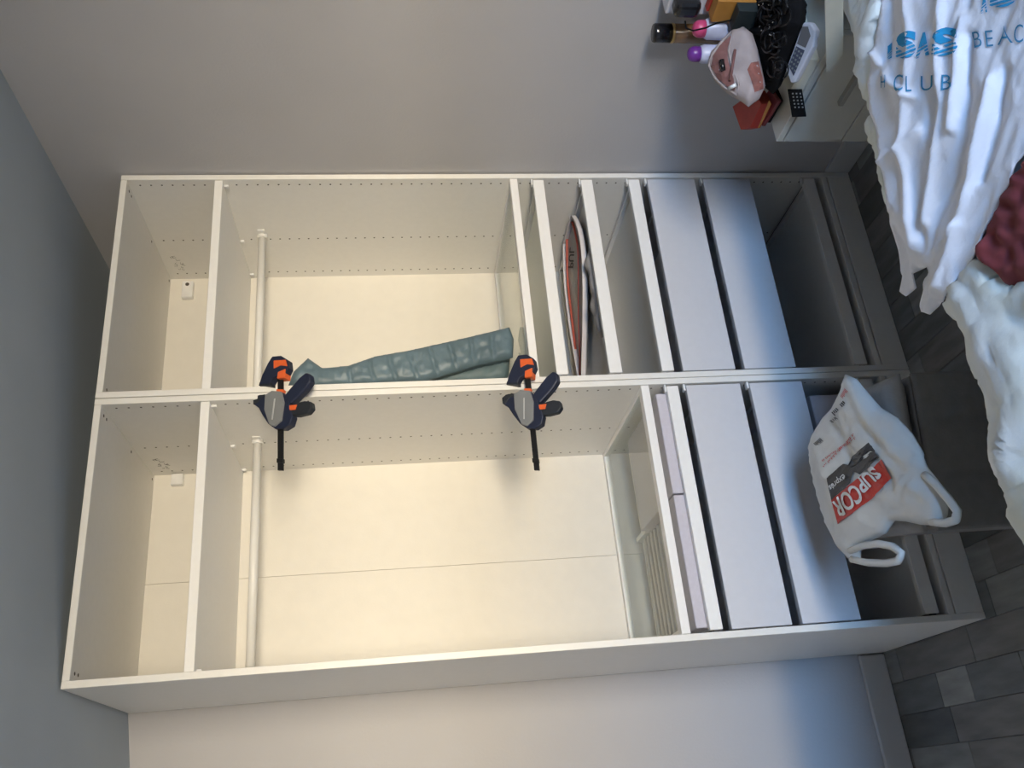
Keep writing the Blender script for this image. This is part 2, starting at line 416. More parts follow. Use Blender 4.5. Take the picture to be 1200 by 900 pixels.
# right frame
glass_shelf(wr, ra, rb, 1.167)
for z0, z1 in ((1.057, 1.092), (.896, .934), (.738, .775)): tray(wr, ra, rb, z0, z1)
drawer(wr, ra, rb, .549, .711); drawer(wr, ra, rb, .358, .520)
tray(wr, ra, rb, .128, .168)
# left frame
glass_shelf(wl, la, lb, .848)
t = tray(wl, la, lb, .736, .771)
box('insert_box', .405, .712, .024, .40, .752, .800, M['insert'], t, .002); box('insert_box', .034, .400, .024, .12, .752, .800, M['insert'], t, .002)
bm = bmesh.new()
for k in range(9): bx(bm, .045, .395, .135+k*.040, .150+k*.040, .752, .778)
link('insert_ribs', bm, M['rib'], t, bev=.003)
bm = bmesh.new(); bx(bm, .402, .418, .41, .53, .752, .785); link('insert_divider', bm, M['capw'], t, bev=.001)
drawer(wl, la, lb, .546, .712); drawer(wl, la, lb, .353, .517)
tray(wl, la, lb, .128, .168)

# ------------------------------------------------------------------ jacket hanging inside the right frame
JY = .24
jp = Vector((.9, JY, 1.5)); jn = Vector((0, -1, 0))
def jmap(u, v): return at(u, v, 1, JY)
jo = [(338,452),(344,436),(361,420),(378,432),(408,429),(440,418),(480,411),(530,400),(597,384),(602,398),(601,419),(560,428),(520,440),(500,446),(450,449),(400,453),(360,455)]
seams = [[(408,430),(412,450)],[(430,420),(440,452)],[(452,413),(466,450)],[(475,408),(490,448)],[(500,402),(514,446)],[(524,397),(536,440)],[(549,391),(556,432)],[(574,386),(579,428)]]
def jrel(u, v, t):
    d = min(pdist((u, v), s, False) for s in seams)
    e = -.012*math.exp(-(d/1.6)**2)*min(1, t*2) + .006*math.cos(min(d, 9)/9*math.pi/2)*0
    return e + .005*t*(noise.noise(Vector((u*.09, v*.16, 1))) + .8*noise.noise(Vector((u*.22, v*.12, 4))) + .5*noise.noise(Vector((u*.5, v*.3, 6))))
j = pillow('jacket', jo, 2.6, jmap, jn, .020, .05, 9, M['coat'], None, jrel)
tag(j, 'blue-grey quilted puffer jacket hanging at the seam inside the corner wardrobe', 'jacket')
def jmap2(u, v): return at(u, v, 1, JY+.06)
def jrel2(u, v, t):
    d = min(abs(((u+v*.2) % 24)-12), 12); return .006*t*noise.noise(Vector((u*.1, v*.2, 7))) - .008*math.exp(-(d/2.5)**2)*t
pillow('jacket_inner_panel', [(470,447),(520,440),(560,425),(598,414),(596,440),(592,446),(540,450),(480,456)], 4.5, jmap2, jn, .022, .03, 9, M['coatd'], j, jrel2)

# ------------------------------------------------------------------ clamps: a tilted working plane that holds the bar
CP = Vector((.75, -.024, 1.5)); CU = Vector((0, -.50, -.866)); CN = Vector((1, 0, 0)).cross(CU).normalized()
if CN.y > 0: CN = -CN
def cpt(u, v): return onplane(u, v, CP, CN)
def plate(name, px, th, m, parent, off=0, bev=.002):
    pts = [cpt(*p) + CN*(off-th/2) for p in px]; bm = bmesh.new(); prism(bm, pts, CN*th); return link(name, bm, m, parent, bev=bev)
def clamp(P, label, grp):
    """P: function from local drawing units to photo points"""
    q = lambda L: [P(*a) for a in L]
    CP.z = at(*P(0, 40), 1, -.024).z
    c = cpt(*P(0, 0)); r = empty('bar_clamp', c, label, 'clamp', grp)
    plate('clamp_bar', q([(-3,-48),(3,-48),(3,86),(-3,86)]), .006, M['steel'], r, 0, .0006)
    plate('bar_stop', q([(-3.5,72),(3.5,72),(3.6,77),(-3.6,77)]), .010, M['steel'], r, 0, .0006)
    j_ = plate('fixed_jaw', q([(-22,-17),(-19,-27),(-12,-42),(-7,-50),(3,-51),(11,-46),(12,-36),(9,-30),(2,-27),(-6,-24),(-10,-17)]), .024, M['navy'], r)
    plate('orange_cap', q([(-5,-45),(9,-46),(11,-38),(3,-39),(-5,-35)]), .028, M['orange'], j_, 0, .002)
    plate('orange_collar', q([(0,-31),(9,-35),(8,-24),(-1,-23)]), .028, M['orange'], j_, 0, .002)
    plate('jaw_pad', q([(-23,-15),(-9,-15),(-9,-18.5),(-22,-19)]), .022, M['navy2'], j_, 0, .001)
    plate('orange_stop', q([(-3,-11),(5,-11),(4,-6),(-3,-6)]), .014, M['orange'], r, .002, .001)
    bdy = plate('clamp_body', q([(-28,0),(-22,-4),(-10,-5),(-6,-8),(5,-7),(12,0),(14,12),(17,22),(14,32),(6,37),(-4,37),(-12,31),(-19,20),(-23,12),(-28,8)]), .024, M['navy'], r, 0, .003)
    plate('cover_plate', q([(-14,-3),(-6,-8),(5,-7),(8,6),(5,28),(-3,35),(-9,33),(-15,15)]), .031, M['clampgrey'], bdy, .002, .002)
    plate('cover_stripe', q([(-3,2),(-1.6,1.6),(-4.6,27),(-6,27)]), .0325, M['clampline'], bdy, .0025, 0)
    plate('moving_pad', q([(-29,1),(-24,-3),(-15,-4.5),(-14,-1.5),(-20,1),(-25,7),(-29,8)]), .026, M['navy2'], bdy, 0, .002)
    plate('handle', q([(6,-2),(14,-12),(24,-24),(32,-31),(37,-29),(38,-20),(32,-11),(22,0),(14,8)]), .024, M['navy'], r, 0, .005)
    t_ = plate('trigger', q([(13,10),(22,5),(30,3),(38,4),(39,12),(34,18),(22,21),(12,21)]), .020, M['navy2'], r, 0, .004)
    plate('trigger_pivot', q([(13,9),(22,8),(20,14),(13,15)]), .024, M['orange'], t_, 0, .001)
    return r
clamp(lambda a, b: (329+a+b*.00, 468+b*.97), 'navy and orange bar clamp near the hanging rails, upper of the two', 'bar clamps joining the wardrobe frames')
clamp(lambda a, b: (619+a+b*.12*(1 if b > 0 else .5), 467+b*.98), 'navy and orange bar clamp beside the trays, lower of the two', 'bar clamps joining the wardrobe frames')

# ------------------------------------------------------------------ hoop bag and film on the second tray
hp = empty('hoop_bag', (1.2, .25, .911), 'clear round bag with a white and red piped hoop lying on a pull-out tray', 'bag')
def hoop(pts, r, m, nm, dz=0, w=.9):
    ctr = Vector((sum(p[0] for p in pts)/len(pts), sum(p[1] for p in pts)/len(pts)))
    P = [Vector((at(u, v, 2, .935+dz))) for u, v in pts]
    Q = []
    n = len(P)
    for i in range(n):
        a, b, c, d = P[i-1], P[i], P[(i+1) % n], P[(i+2) % n]
        for k in range(6):
            t_ = k/6; Q.append(.5*((2*b)+(c-a)*t_+(2*a-5*b+4*c-d)*t_*t_+(3*b-a-3*c+d)*t_**3))
    for p_ in Q: p_.y = min(max(p_.y, .035), .53); p_.x = min(max(p_.x, ra+.004), rb-.03)
    bm = bmesh.new(); n = len(Q)
    rings = []
    for i in range(n):
        t_ = (Q[(i+1) % n]-Q[i-1]).normalized(); s = Vector((t_.y, -t_.x, 0)); p_ = Q[i]
        rings.append([bm.verts.new(p_+s*a*r+Vector((0,0,b))) for a, b in ((-1,-w*.008),(1,-w*.008),(1,w*.008),(-1,w*.008))])
    for i in range(n):
        A, B = rings[i], rings[(i+1) % n]
        for k in range(4): bm.faces.new((A[k], A[(k+1) % 4], B[(k+1) % 4], B[k]))
    return link(nm, bm, m, hp), Q
ring_px = [(668,250),(677,262),(683,290),(685,330),(685,375),(684,410),(682,452),(674,412),(668,375),(663,330),(662,285),(664,262)]
_, Q = hoop(ring_px, .0022, M['whiteband'], 'white_piping')
hoop([(667,254),(673,266),(678,292),(679,330),(679,375),(680,405),(680,446),(675,410),(671,375),(666,330),(665,287),(665,266)], .0015, M['redband'], 'red_piping', -.004, .7)
bm = bmesh.new(); c = sum(Q, Vector())/len(Q); cv = bm.verts.new(c+Vector((0,0,.0)))
vs = [bm.verts.new(c+(q-c)*.97+Vector((0,0,-.006))) for q in Q]; vs2 = [bm.verts.new(c+(q-c)*.97+Vector((0,0,-.012))) for q in Q]; cv2 = bm.verts.new(c+Vector((0,0,-.012)))
for i in range(len(vs)):
    bm.faces.new((vs[i], vs[(i+1) % len(vs)], cv)); bm.faces.new((vs2[(i+1) % len(vs)], vs2[i], cv2)); bm.faces.new((vs[i], vs2[i], vs2[(i+1) % len(vs)], vs[(i+1) % len(vs)]))
film = link('film_disc', bm, M['film'], hp)
fb = bvh_of(film)
def hitter(bvh, fallback):
    def f(u, v):
        d = ray(u, v).normalized(); r = bvh.ray_cast(CAMPOS, d)
        if r[0] is None: return fallback(u, v), Vector((0, 0, 1))
        n = r[1]
        if n.dot(d) > 0: n = -n
        return r[0], n
    return f
hf = hitter(fb, lambda u, v: at(u, v, 2, .93))
print_on('lettering', text2d('PUL', .02), lambda a, b: (666+b*6+a*2, 314-a*24), hf, M['ink'], film)
# crumpled protective sheet behind it on the tray
def shmap(u, v): return Vector((u, v, .913))
def shrel(u, v, t): return .030*t*abs(noise.noise(Vector((u*12, v*12, 2)))) + .004*noise.noise(Vector((u*30, v*30, 5)))
tag(pillow('plastic_sheet', [(.93,.05),(1.05,.03),(1.20,.03),(1.28,.06),(1.20,.11),(1.05,.12),(.95,.11)], .012, shmap, Vector((0,0,1)), .016, .001, .04, M['film'], None, shrel, thin=.0015),
    'crumpled grey plastic sheet on the tray in front of the hoop', 'plastic sheet')

# ------------------------------------------------------------------ ottoman, box, shopping bag
ang = math.atan2(-.579+.507, .467-.119); ux = Vector((math.cos(ang), math.sin(ang), 0)); uy = Vector((-ux.y, ux.x, 0))
OC = Vector((.119, -.507, 0)); OW = .356; OD = .26; OH = .455
def op(a, b, z): return OC + ux*a + uy*b + Vector((0, 0, z))
ot = empty('ottoman', OC+ux*OW/2+uy*OD/2, 'dark grey upholstered ottoman with stitched front under the shopping bag', 'ottoman')
bm = bmesh.new(); prism(bm, [op(.004,.004,0), op(OW-.004,.004,0), op(OW-.004,OD-.004,0), op(.004,OD-.004,0)], (0,0,OH-.055)); link('base', bm, M['ott'], ot, bev=.006)
# padded front: 3 x 2 cushions pressed in at the seams
bm = bmesh.new(); NX, NZ = 48, 40; grid = []
for i in range(NX+1):
    col_ = []
    for k in range(NZ+1):
        a = i/NX; b = k/NZ
        d = min(min(abs(a-s)*OW for s in (0, .36, .70, 1)), min(abs(b-s)*(OH-.06) for s in (0, .50, 1)))
        dt = min(math.hypot((a-s)*OW, (b-.5)*(OH-.06)) for s in (.36, .70))
        e = .006*(1-math.exp(-d/.010)) - .006*math.exp(-(dt/.016)**2)
        col_.append(bm.verts.new(op(a*OW, -.004-e-.001, .003+b*(OH-.062))))
    grid.append(col_)
for i in range(NX):
    for k in range(NZ): bm.faces.new((grid[i][k], grid[i+1][k], grid[i+1][k+1], grid[i][k+1]))
e_ = bmesh.ops.extrude_face_region(bm, geom=bm.faces[:]); vv = [v for v in e_['geom'] if isinstance(v, bmesh.types.BMVert)]
for v in vv: v.co += uy*(.004-(v.co-OC).dot(uy))
link('padded_front', bm, M['ott'], ot, True)
pillow('seat_cushion', [(0,0),(OW,0),(OW,OD),(0,OD)], .02, lambda a, b: op(a, b, OH-.030), Vector((0,0,1)), .028, .018, .03, M['otttop'], ot, lambda a, b, t: .002*t*noise.noise(Vector((a*12, b*12, 0))), thin=.004)
tag(box('cardboard_box', .49, .690, .03, .30, .1545, .325, M['box'], None, .002), 'pale lilac cardboard box in the bottom of the left wardrobe behind the shopping bag', 'box')

BP = Vector((.35, -.30, .488)); BN = Vector((.02, .02, 1)).normalized()
bagpx = [(991,439),(1003,444),(1018,462),(1032,478),(1052,490),(1068,508),(1080,528),(1084,545),(1098,562),(1108,580),(1110,600),(1104,616),(1080,615),(1062,611),(1048,610),(1038,625),(1020,634),(1008,641),(1008,658),(994,654),(982,640),(968,612),(958,580),(950,545),(948,522),(955,506),(966,488),(978,476),(984,462)]
wr_lines = [[(993,445),(1010,480),(1040,520),(1075,560)],[(1000,446),(1030,500),(1060,520)],[(1084,545),(1070,575),(1060,600)],[(1075,560),(1100,590),(1118,604)],[(990,650),(1010,640),(1035,628)],[(960,520),(985,560),(990,600),(985,640)],[(975,480),(1000,520),(1012,540)],[(1100,562),(1108,590),(1100,612)],[(1040,535),(1060,575),(1050,600)]]
def bagrel(u, v, t):
    e = 0
    for i, L in enumerate(wr_lines):
        d = pdist((u, v), L, False); e += (.009 if i % 2 else -.008)*math.exp(-(d/4.5)**2)
    return (e + .012*noise.noise(Vector((u*.035, v*.035, 3))) + .004*noise.noise(Vector((u*.12, v*.12, 9))))*min(1, t*1.6)
bag = pillow('shopping_bag', bagpx, 4.5, lambda u, v: onplane(u, v, BP, BN), BN, .026, .020, 40, M['bag'], None, bagrel)
tag(bag, 'crumpled white plastic shopping bag with red and black logo lying on the ottoman', 'bag')
bag['label'] = 'crumpled white plastic shopping bag with red and black print on the ottoman'
bb_ = hitter(bvh_of(bag), lambda u, v: onplane(u, v, BP, BN))
# print: origin near the S, u along the writing, w across it (towards the black band)
def quad(p00, p10, p11, p01): return lambda a, b: tuple((1-a)*(1-b)*p00[i]+a*(1-b)*p10[i]+a*b*p11[i]+(1-a)*b*p01[i] for i in (0, 1))
print_on('red_logo_panel', rectbm(), quad((1034,538),(1011,562),(1022,585),(1046,560)), bb_, M['bagred'], bag, .0028, .05)
print_on('red_logo_panel', rectbm(), quad((1012,556),(975,586),(983,614),(1023,584)), bb_, M['bagred'], bag, .0028, .05)
print_on('black_logo_panel', polybm([(0,0),(.40,0),(.48,.22),(.62,0),(1,.03),(1,1),(.60,1),(.52,.62),(.40,1),(0,1)]), quad((970,560),(1019,519),(1032,536),(976,586)), bb_, M['bagblack'], bag, .0042, .05)
print_on('lettering', text2d('SUP', .03), quad((1019,545),(999,572),(1016,580),(1042,552)) if 0 else quad((1023,545),(1003,564),(1015,580),(1037,557)), bb_, M['bagwhite'], bag, .0055)
print_on('lettering', text2d('COR', .03), quad((1003,566),(977,588),(985,609),(1016,584)), bb_, M['bagwhite'], bag, .0055)
print_on('lettering', text2d('exprés', .01), quad((991,552),(973,566),(977,577),(996,562)), bb_, M['bagwhite'], bag, .0085)
for k, (a, b, n) in enumerate((((1001,508),(965,547),7), ((996,516),(962,541),6), ((1003,512),(990,522),3))):
    bm = bmesh.new()
    for i in range(n*4):
        t0 = i/(n*4); hgt = .35+.65*random.random()
        if random.random() < .2: continue
        bmesh.ops.translate(bm, verts=bx(bm, t0, t0+.6/(n*4), .0, hgt, -.0001, .0001), vec=(0,0,0))
    nx_, ny_ = 1.7, 2.2
    print_on('small_print', bm, quad(a, b, (b[0]+nx_, b[1]+ny_), (a[0]+nx_, a[1]+ny_)), bb_, M['bagpink'], bag, .0028)
for a, b, m_ in (((991,455),(985,466),'bagpink'), ((989,470),(975,484),'bagblack'), ((962,513),(954,520),'bagblack'), ((980,488),(973,493),'bagblack')):
    bm = bmesh.new()
    for i in range(9):
        if m_ == 'bagblack' and a[0] < 970 or random.random() < .75: bx(bm, i/9, i/9+.07, 0, .6+.4*random.random(), -.0001, .0001)
    print_on('small_print', bm, quad(a, b, (b[0]+4, b[1]+4), (a[0]+4, a[1]+4)), bb_, M[m_], bag, .0028)
# two looped handles
for pts in ([(1090,556),(1104,568),(1118,584),(1129,599),(1127,609),(1114,613),(1098,611)], [(1002,645),(1018,639),(1036,637),(1052,640),(1063,648),(1059,657),(1044,660),(1022,659),(1004,655)]):
    bm = bmesh.new(); L = [onplane(u, v, BP, BN)+BN*.012 for u, v in pts]
    L = [a.lerp(b, t_) for a, b in zip(L, L[1:]) for t_ in (0, .5)]+[L[-1]]
    tube(bm, L, .0085, 8); link('handle', bm, M['bag'], bag, True)

# ------------------------------------------------------------------ bed
ZB = .52
COVER = []                                              # outlines of the cloths that press the duvet flat
def covered(p):
    c = CM @ (p-CAMPOS); q = (600-FPX*c.x/c.z, 450+FPX*c.y/c.z)
    return any(inside(q, P) or pdist(q, P) < 4 for P in COVER)
bed = empty('bed', (.5, -1.9, 0), 'low grey bed under the rumpled pale duvet, against the right wall', 'bed')
box('bed_frame', -.55, 1.49, -2.6, -1.05, .08, .28, M['bedwood'], bed, .01)
for x_ in (-.48, 1.40):
    for y_ in (-2.5, -1.15): box('leg', x_, x_+.05, y_, y_+.05, 0, .08, M['bedwood'], bed, .003)
box('mattress', -.52, 1.485, -2.58, -1.07, .28, .47, M['mattress'], bed, .03)
edge_px = [(1000,0),(1005,50),(1012,95),(1030,140),(1040,175),(1050,235),(1060,285),(1085,330),(1110,372),(1118,395),(1135,410),(1148,440),(1152,462),(1165,490),(1178,525),(1181,550),(1196,590),(1200,605)]
ek = sorted([(lambda q: (q.x, q.y))(at(u, v, 2, .44)) for u, v in edge_px])
def ye(x):
    if x <= ek[0][0]: return ek[0][1]+.01*noise.noise(Vector((x*6, 0, 0)))
    for (a, b), (c_, d) in zip(ek, ek[1:]):
        if x <= c_: return b+(d-b)*(x-a)/(c_-a)
    return ek[-1][1]
tpoly = [(1052,-60),(1050,10),(1040,60),(1034,95),(1036,130),(1046,165),(1053,215),(1060,262),(1068,300),(1074,322),(1071,340),(1077,346),(1090,336),(1090,320),(1101,312),(1100,338),(1096,354),(1097,364),(1110,367),(1122,352),(1140,325),(1158,300),(1178,262),(1200,222),(1212,190),(1260,130),(1275,30),(1270,-60)]
bpoly = [(1232,170),(1206,198),(1190,222),(1178,248),(1163,280),(1155,300),(1164,311),(1178,320),(1190,335),(1205,338),(1250,330),(1290,260),(1280,190)]
COVER += [tpoly, bpoly]
def duv(x, s, flat=False):
    """s: metres along the cloth measured outwards from the rolled edge; negative = top"""
    Y = ye(x) - .118; R = .085; zt = ZB+.035+.012*noise.noise(Vector((x*3, s*4, 0)))
    if s < 0: p = Vector((x, Y-R+s, zt)); n = Vector((0,0,1))
    elif s < R*1.57: a = s/R; p = Vector((x, Y-R+R*math.sin(a), zt-R+R*math.cos(a))); n = Vector((0, math.sin(a), math.cos(a)))
    else: d = s-R*1.57; p = Vector((x, Y-.10*d, zt-R-d)); n = Vector((0, 1, .1))
    w_ = noise.noise(Vector((x*5+1.5*noise.noise(Vector((x*3, s*3, 5))), s*3.2, 11)))
    w2 = noise.noise(Vector((x*14, s*9, 21))); w3 = noise.noise(Vector((x*9+2*w2, s*11+3*w_, 31))); e = .024*(1-2*abs(w_)) + .006*w2 + .007*(1-2.6*abs(w3))
    if flat: e = .008
    elif covered(p): e = -.004+.15*e
    return p + n*(e-.008), n
bm = bmesh.new(); gx, gs = 330, 120; X0, X1, S0, S1 = -.75, 1.465, -1.45, .42; G = []
for i in range(gx+1):
    r_ = []
    for k in range(gs+1):
        x = X0+(X1-X0)*i/gx; kk = k/gs; s = S0+(S1-S0)*(1-(1-kk)**1.6) if 0 else S0*(1-kk)**1.8+S1*kk
        r_.append(bm.verts.new(duv(x, s)[0]))
    G.append(r_)
for i in range(gx):
    for k in range(gs): bm.faces.new((G[i][k], G[i][k+1], G[i+1][k+1], G[i+1][k]))
du = link('duvet', bm, M['duvet'], None, True, keep=True)
md = du.modifiers.new('thickness', 'SOLIDIFY'); md.thickness = .02; md.offset = -1
tag(du, 'rumpled pale greenish-white duvet draped over the side of the bed', 'duvet')
bm = bmesh.new(); FL = [[bm.verts.new(duv(-.5+1.97*i/60, -1.45+1.87*k/60, True)[0]) for k in range(61)] for i in range(61)]
for i in range(60):
    for k in range(60): bm.faces.new((FL[i][k], FL[i][k+1], FL[i+1][k+1], FL[i+1][k]))
DB = BVHTree.FromBMesh(bm); bm.free()                   # the unwrinkled top, on which the heaped cloths are laid
def dhit(u, v):
    d = ray(u, v).normalized(); r = DB.ray_cast(CAMPOS, d)
    if r[0] is None: p = at(u, v, 2, .46); return p, Vector((0, .3, .95)).normalized()
    n = r[1]; n = -n if n.dot(d) > 0 else n
    return r[0], n

# printed sheet lying over the duvet
ridg = [([(1082,-20),(1086,60),(1076,170),(1084,250),(1094,330)], 1), ([(1112,100),(1108,180),(1096,230),(1098,300)], -1), ([(1126,-20),(1122,60),(1124,120),(1112,200),(1104,260)], 1),
        ([(1156,40),(1150,150),(1140,210),(1112,265),(1102,320)], -1), ([(1185,90),(1164,180),(1152,240),(1122,320),(1106,362)], 1), ([(1040,60),(1060,92),(1090,112)], .8),
        ([(1150,20),(1142,90),(1136,150)], 1), ([(1046,190),(1075,172),(1095,150)], .8), ([(1200,80),(1186,150),(1170,210)], -1), ([(1100,300),(1125,280),(1145,262)], .7), ([(1060,0),(1062,40),(1050,80)], -.8)]
def trel(u, v):
    e = 0
    for L, s in ridg:
        d = pdist((u, v), L, False); e += s*.016*math.exp(-(d/4.0))
    return e + .005*(.5-abs(noise.noise(Vector((u*.055+.02*v, v*.012, 3))))*2) + .0015*noise.noise(Vector((u*.10, v*.05, 8)))
V, F = mesh2d(tpoly, 3.0); bm = bmesh.new(); vs = []
raw = [dhit(*p) for p in V]
for (p, n), q in zip(raw, V): vs.append(bm.verts.new(p + Vector((0, .12, 1)).normalized()*(.030+max(-.010, trel(*q)))))
for f in F:
    try: bm.faces.new([vs[i] for i in f])
    except ValueError: pass
for _ in range(1): bmesh.ops.smooth_vert(bm, verts=[v for v in bm.verts if not v.is_boundary], factor=.5, use_axis_x=True, use_axis_y=True, use_axis_z=True)
bmesh.ops.recalc_face_normals(bm, faces=bm.faces)
if sum(f.normal.z*f.calc_area() for f in bm.faces) < 0: bmesh.ops.reverse_faces(bm, faces=bm.faces)
tw = link('printed_sheet', bm, M['towel'], None, True, keep=True)
TB = hitter(bvh_of(tw), lambda u, v: at(u, v, 2, .58))
md = tw.modifiers.new('thickness', 'SOLIDIFY'); md.thickness = .003; md.offset = -1
tag(tw, 'white cloth with blue beach club lettering heaped over the duvet', 'cloth')
def banded(word):
    bm = text2d(word, .055)
    for k in range(3):                                  # slanted slots cut through the foot of the letters
        for yy, keep in ((.0+.15*k, 0), (.0+.15*k+.060, 1)):
            bmesh.ops.bisect_plane(bm, geom=bm.verts[:]+bm.edges[:]+bm.faces[:], plane_co=(0, yy, 0), plane_no=Vector((-.18, 1, 0)).normalized())
        y0 = .0+.15*k
        bmesh.ops.delete(bm, geom=[f for f in bm.faces if y0 < f.calc_center_median().y-.18*f.calc_center_median().x < y0+.060], context='FACES')
    return bm
print_on('lettering', banded('S'), quad((1050,70),(1074,66),(1075,35),(1052,38)), TB, M['blue'], tw, .0018)
print_on('lettering', banded('A'), quad((1073,69),(1090,64),(1092,36),(1076,40)), TB, M['blue'], tw, .0018)
print_on('lettering', banded('S'), quad((1092,67),(1122,64),(1123,31),(1094,34)), TB, M['blue'], tw, .0018)
print_on('lettering', banded('I'), quad((1041,70),(1046,68),(1046,50),(1041,54)), TB, M['blue'], tw, .0018)
print_on('lettering', banded('S'), quad((1160,10),(1192,6),(1192,-26),(1162,-22)), TB, M['blue'], tw, .0018)
print_on('lettering', banded('A'), quad((1150,16),(1158,14),(1158,-10),(1151,-6)), TB, M['blue'], tw, .0018)
for ch, a, b, c_, d in (('H',(1033,103),(1038,102),(1038,88),(1033,89)), ('C',(1047,107),(1058,106),(1059,87),(1049,88)), ('L',(1062,108),(1069,107),(1068,89),(1062,89)), ('U',(1080,107),(1093,105),(1094,88),(1080,89)), ('B',(1103,106),(1115,104),(1116,87),(1104,88)),
                      ('B',(1143,56),(1152,54),(1149,36),(1140,37)), ('E',(1157,55),(1165,54),(1164,35),(1155,36)), ('A',(1170,53),(1188,50),(1178,30),(1177,30)), ('C',(1189,51),(1200,49),(1200,28),(1190,29))):
    print_on('lettering', text2d(ch, -.006), quad(a, b, c_, d), TB, M['bluethin'], tw, .0018)
# burgundy garment
V, F = mesh2d(bpoly, 4.5); 
def brel(u, v): return .014 + (.018 + .012*noise.noise(Vector((u*.06, v*.06, 1))) + .008)*min(1, pdist((u, v), bpoly)/12)
bm = bmesh.new(); vs = []
for q in V:
    p, n = dhit(*q); vs.append(bm.verts.new(p+Vector((0,0,1))*brel(*q)))
for f in F: bm.faces.new([vs[i] for i in f])
bmesh.ops.recalc_face_normals(bm, faces=bm.faces)
if sum(f.normal.z*f.calc_area() for f in bm.faces) < 0: bmesh.ops.reverse_faces(bm, faces=bm.faces)
bg = link('burgundy_garment', bm, M['burg'], None, True, keep=True); md = bg.modifiers.new('thickness', 'SOLIDIFY'); md.thickness = .012; md.offset = -1
tag(bg, 'dark burgundy garment crumpled on the duvet beside the white printed cloth', 'garment')

# ------------------------------------------------------------------ nightstand
NX0, NY0, NY1, NZ = 1.162, -.91, -.552, .55
ns = empty('nightstand', (1.33, -.74, 0), 'white two-drawer nightstand between the bed and the wardrobe', 'nightstand')
box('top_panel', NX0, 1.494, NY0, NY1, NZ-.016, NZ, M['night'], ns, .001)
bm = bmesh.new(); bx(bm, NX0+.02, 1.494, NY1-.018, NY1-.001, 0, NZ-.016); bx(bm, NX0+.02, 1.494, NY0+.001, NY0+.018, 0, NZ-.016); bx(bm, 1.482, 1.494, NY0+.018, NY1-.018, .02, NZ-.016); bx(bm, NX0+.02, 1.482, NY0+.018, NY1-.018, .03, .046)
link('carcass', bm, M['night'], ns)
for z0, z1 in ((.372, .530), (.205, .3685), (.03, .2015)):
    d_ = box('drawer', NX0, NX0+.018, NY0, NY1-.0005, z0, z1, M['night'], ns, .001)
    if z0 > .2: box('handle', NX0-.016, NX0-.0002, -.89, -.70, z0+.066, z0+.078, M['handle'], d_, .001)

# ------------------------------------------------------------------ clutter on the nightstand
Z = NZ
def bottle(name, x, y, zt, r, capz, mb, mc, label, cat, capround=False):
    e = empty(name, (x, y, Z), label, cat)
    bm = bmesh.new(); lathe(bm, (x, y, Z), [(r*.9, 0), (r, .004), (r, capz-Z-.010), (r*.86, capz-Z-.002), (r*.8, capz-Z)], 28); link('bottle_body', bm, mb, e, True)
    h = zt-capz; bm = bmesh.new()
    prof = [(r*.82, 0), (r*.82, h*.35), (r*.78, h*.6), (r*.62, h*.85), (r*.35, h*.97), (r*.1, h)] if capround else [(r, 0), (r*1.0, h*.9), (r*.92, h*.985), (r*.2, h)]
    lathe(bm, (x, y, capz+.0003), prof, 28); link('cap', bm, mc, e, True)
    return e
b_ = bottle('perfume_bottle', 1.458, -.630, .855, .0245, .808, M['amber'], M['blackgloss'], 'tall amber bottle with a black cap against the wall on the nightstand', 'bottle')
bm = bmesh.new(); lathe(bm, (1.458, -.630, .800), [(.0252, 0), (.0252, .006)], 28); link('gold_ring', bm, M['gold'], b_, True)
bottle('deodorant', 1.400, -.700, .778, .0265, .748, M['lilacw'], M['pink'], 'white roll-on bottle with a pink cap beside the purple one', 'deodorant', True)
bottle('deodorant', 1.365, -.650, .783, .0240, .752, M['lilacw'], M['purple'], 'white roll-on bottle with a purple cap beside the pink one', 'deodorant', True)
tag(box('carton', 1.445, 1.500, -.80, -.705, Z, .845, M['carton'], None, .002), 'tall white carton standing against the wall behind the black adapter', 'carton')
pa = empty('power_adapter', (1.42, -.76, .79), 'black power adapter with a thin cable in front of the white carton', 'adapter')
bm = bmesh.new(); vv = bx(bm, 1.392, 1.440, -.780, -.734, .775, .842); link('adapter_body', bm, M['blackgloss'], pa, bev=.014, seg=3)
bm = bmesh.new(); tube(bm, [at(u, v, 1, -.755) for u, v in ((803,25),(804,33),(812,36),(826,33),(840,27),(855,24),(872,18))], .0022, 8); link('cable', bm, M['blackfab'], pa, True)
# books, leaning stack at the wall end
def obox(name, c, sx, sy, sz, rx, ry, rz, m, parent=None, bev=.0015):
    bm = bmesh.new(); bmesh.ops.create_cube(bm, size=1); bmesh.ops.scale(bm, verts=bm.verts, vec=(sx, sy, sz))
    R_ = Matrix.Rotation(rz, 3, 'Z') @ Matrix.Rotation(ry, 3, 'Y') @ Matrix.Rotation(rx, 3, 'X')
    bmesh.ops.rotate(bm, verts=bm.verts, cent=(0,0,0), matrix=R_); bmesh.ops.translate(bm, verts=bm.verts, vec=c)
    return link(name, bm, m, parent, bev=bev), R_
tag(obox('book', (1.402, -.768, Z+.0975), .034, .064, .195, 0, 0, 0, M['ochre'])[0], 'ochre yellow book standing on end behind the black cords', 'book')
tag(obox('book', (1.431, -.768, Z+.100), .020, .064, .200, 0, 0, 0, M['red'])[0], 'red book standing on end between the ochre book and the white carton', 'book')
tag(obox('book', (1.366, -.772, Z+.075), .030, .060, .150, 0, 0, 0, M['darkgreen'])[0], 'dark teal book standing on end in front of the ochre book', 'book')
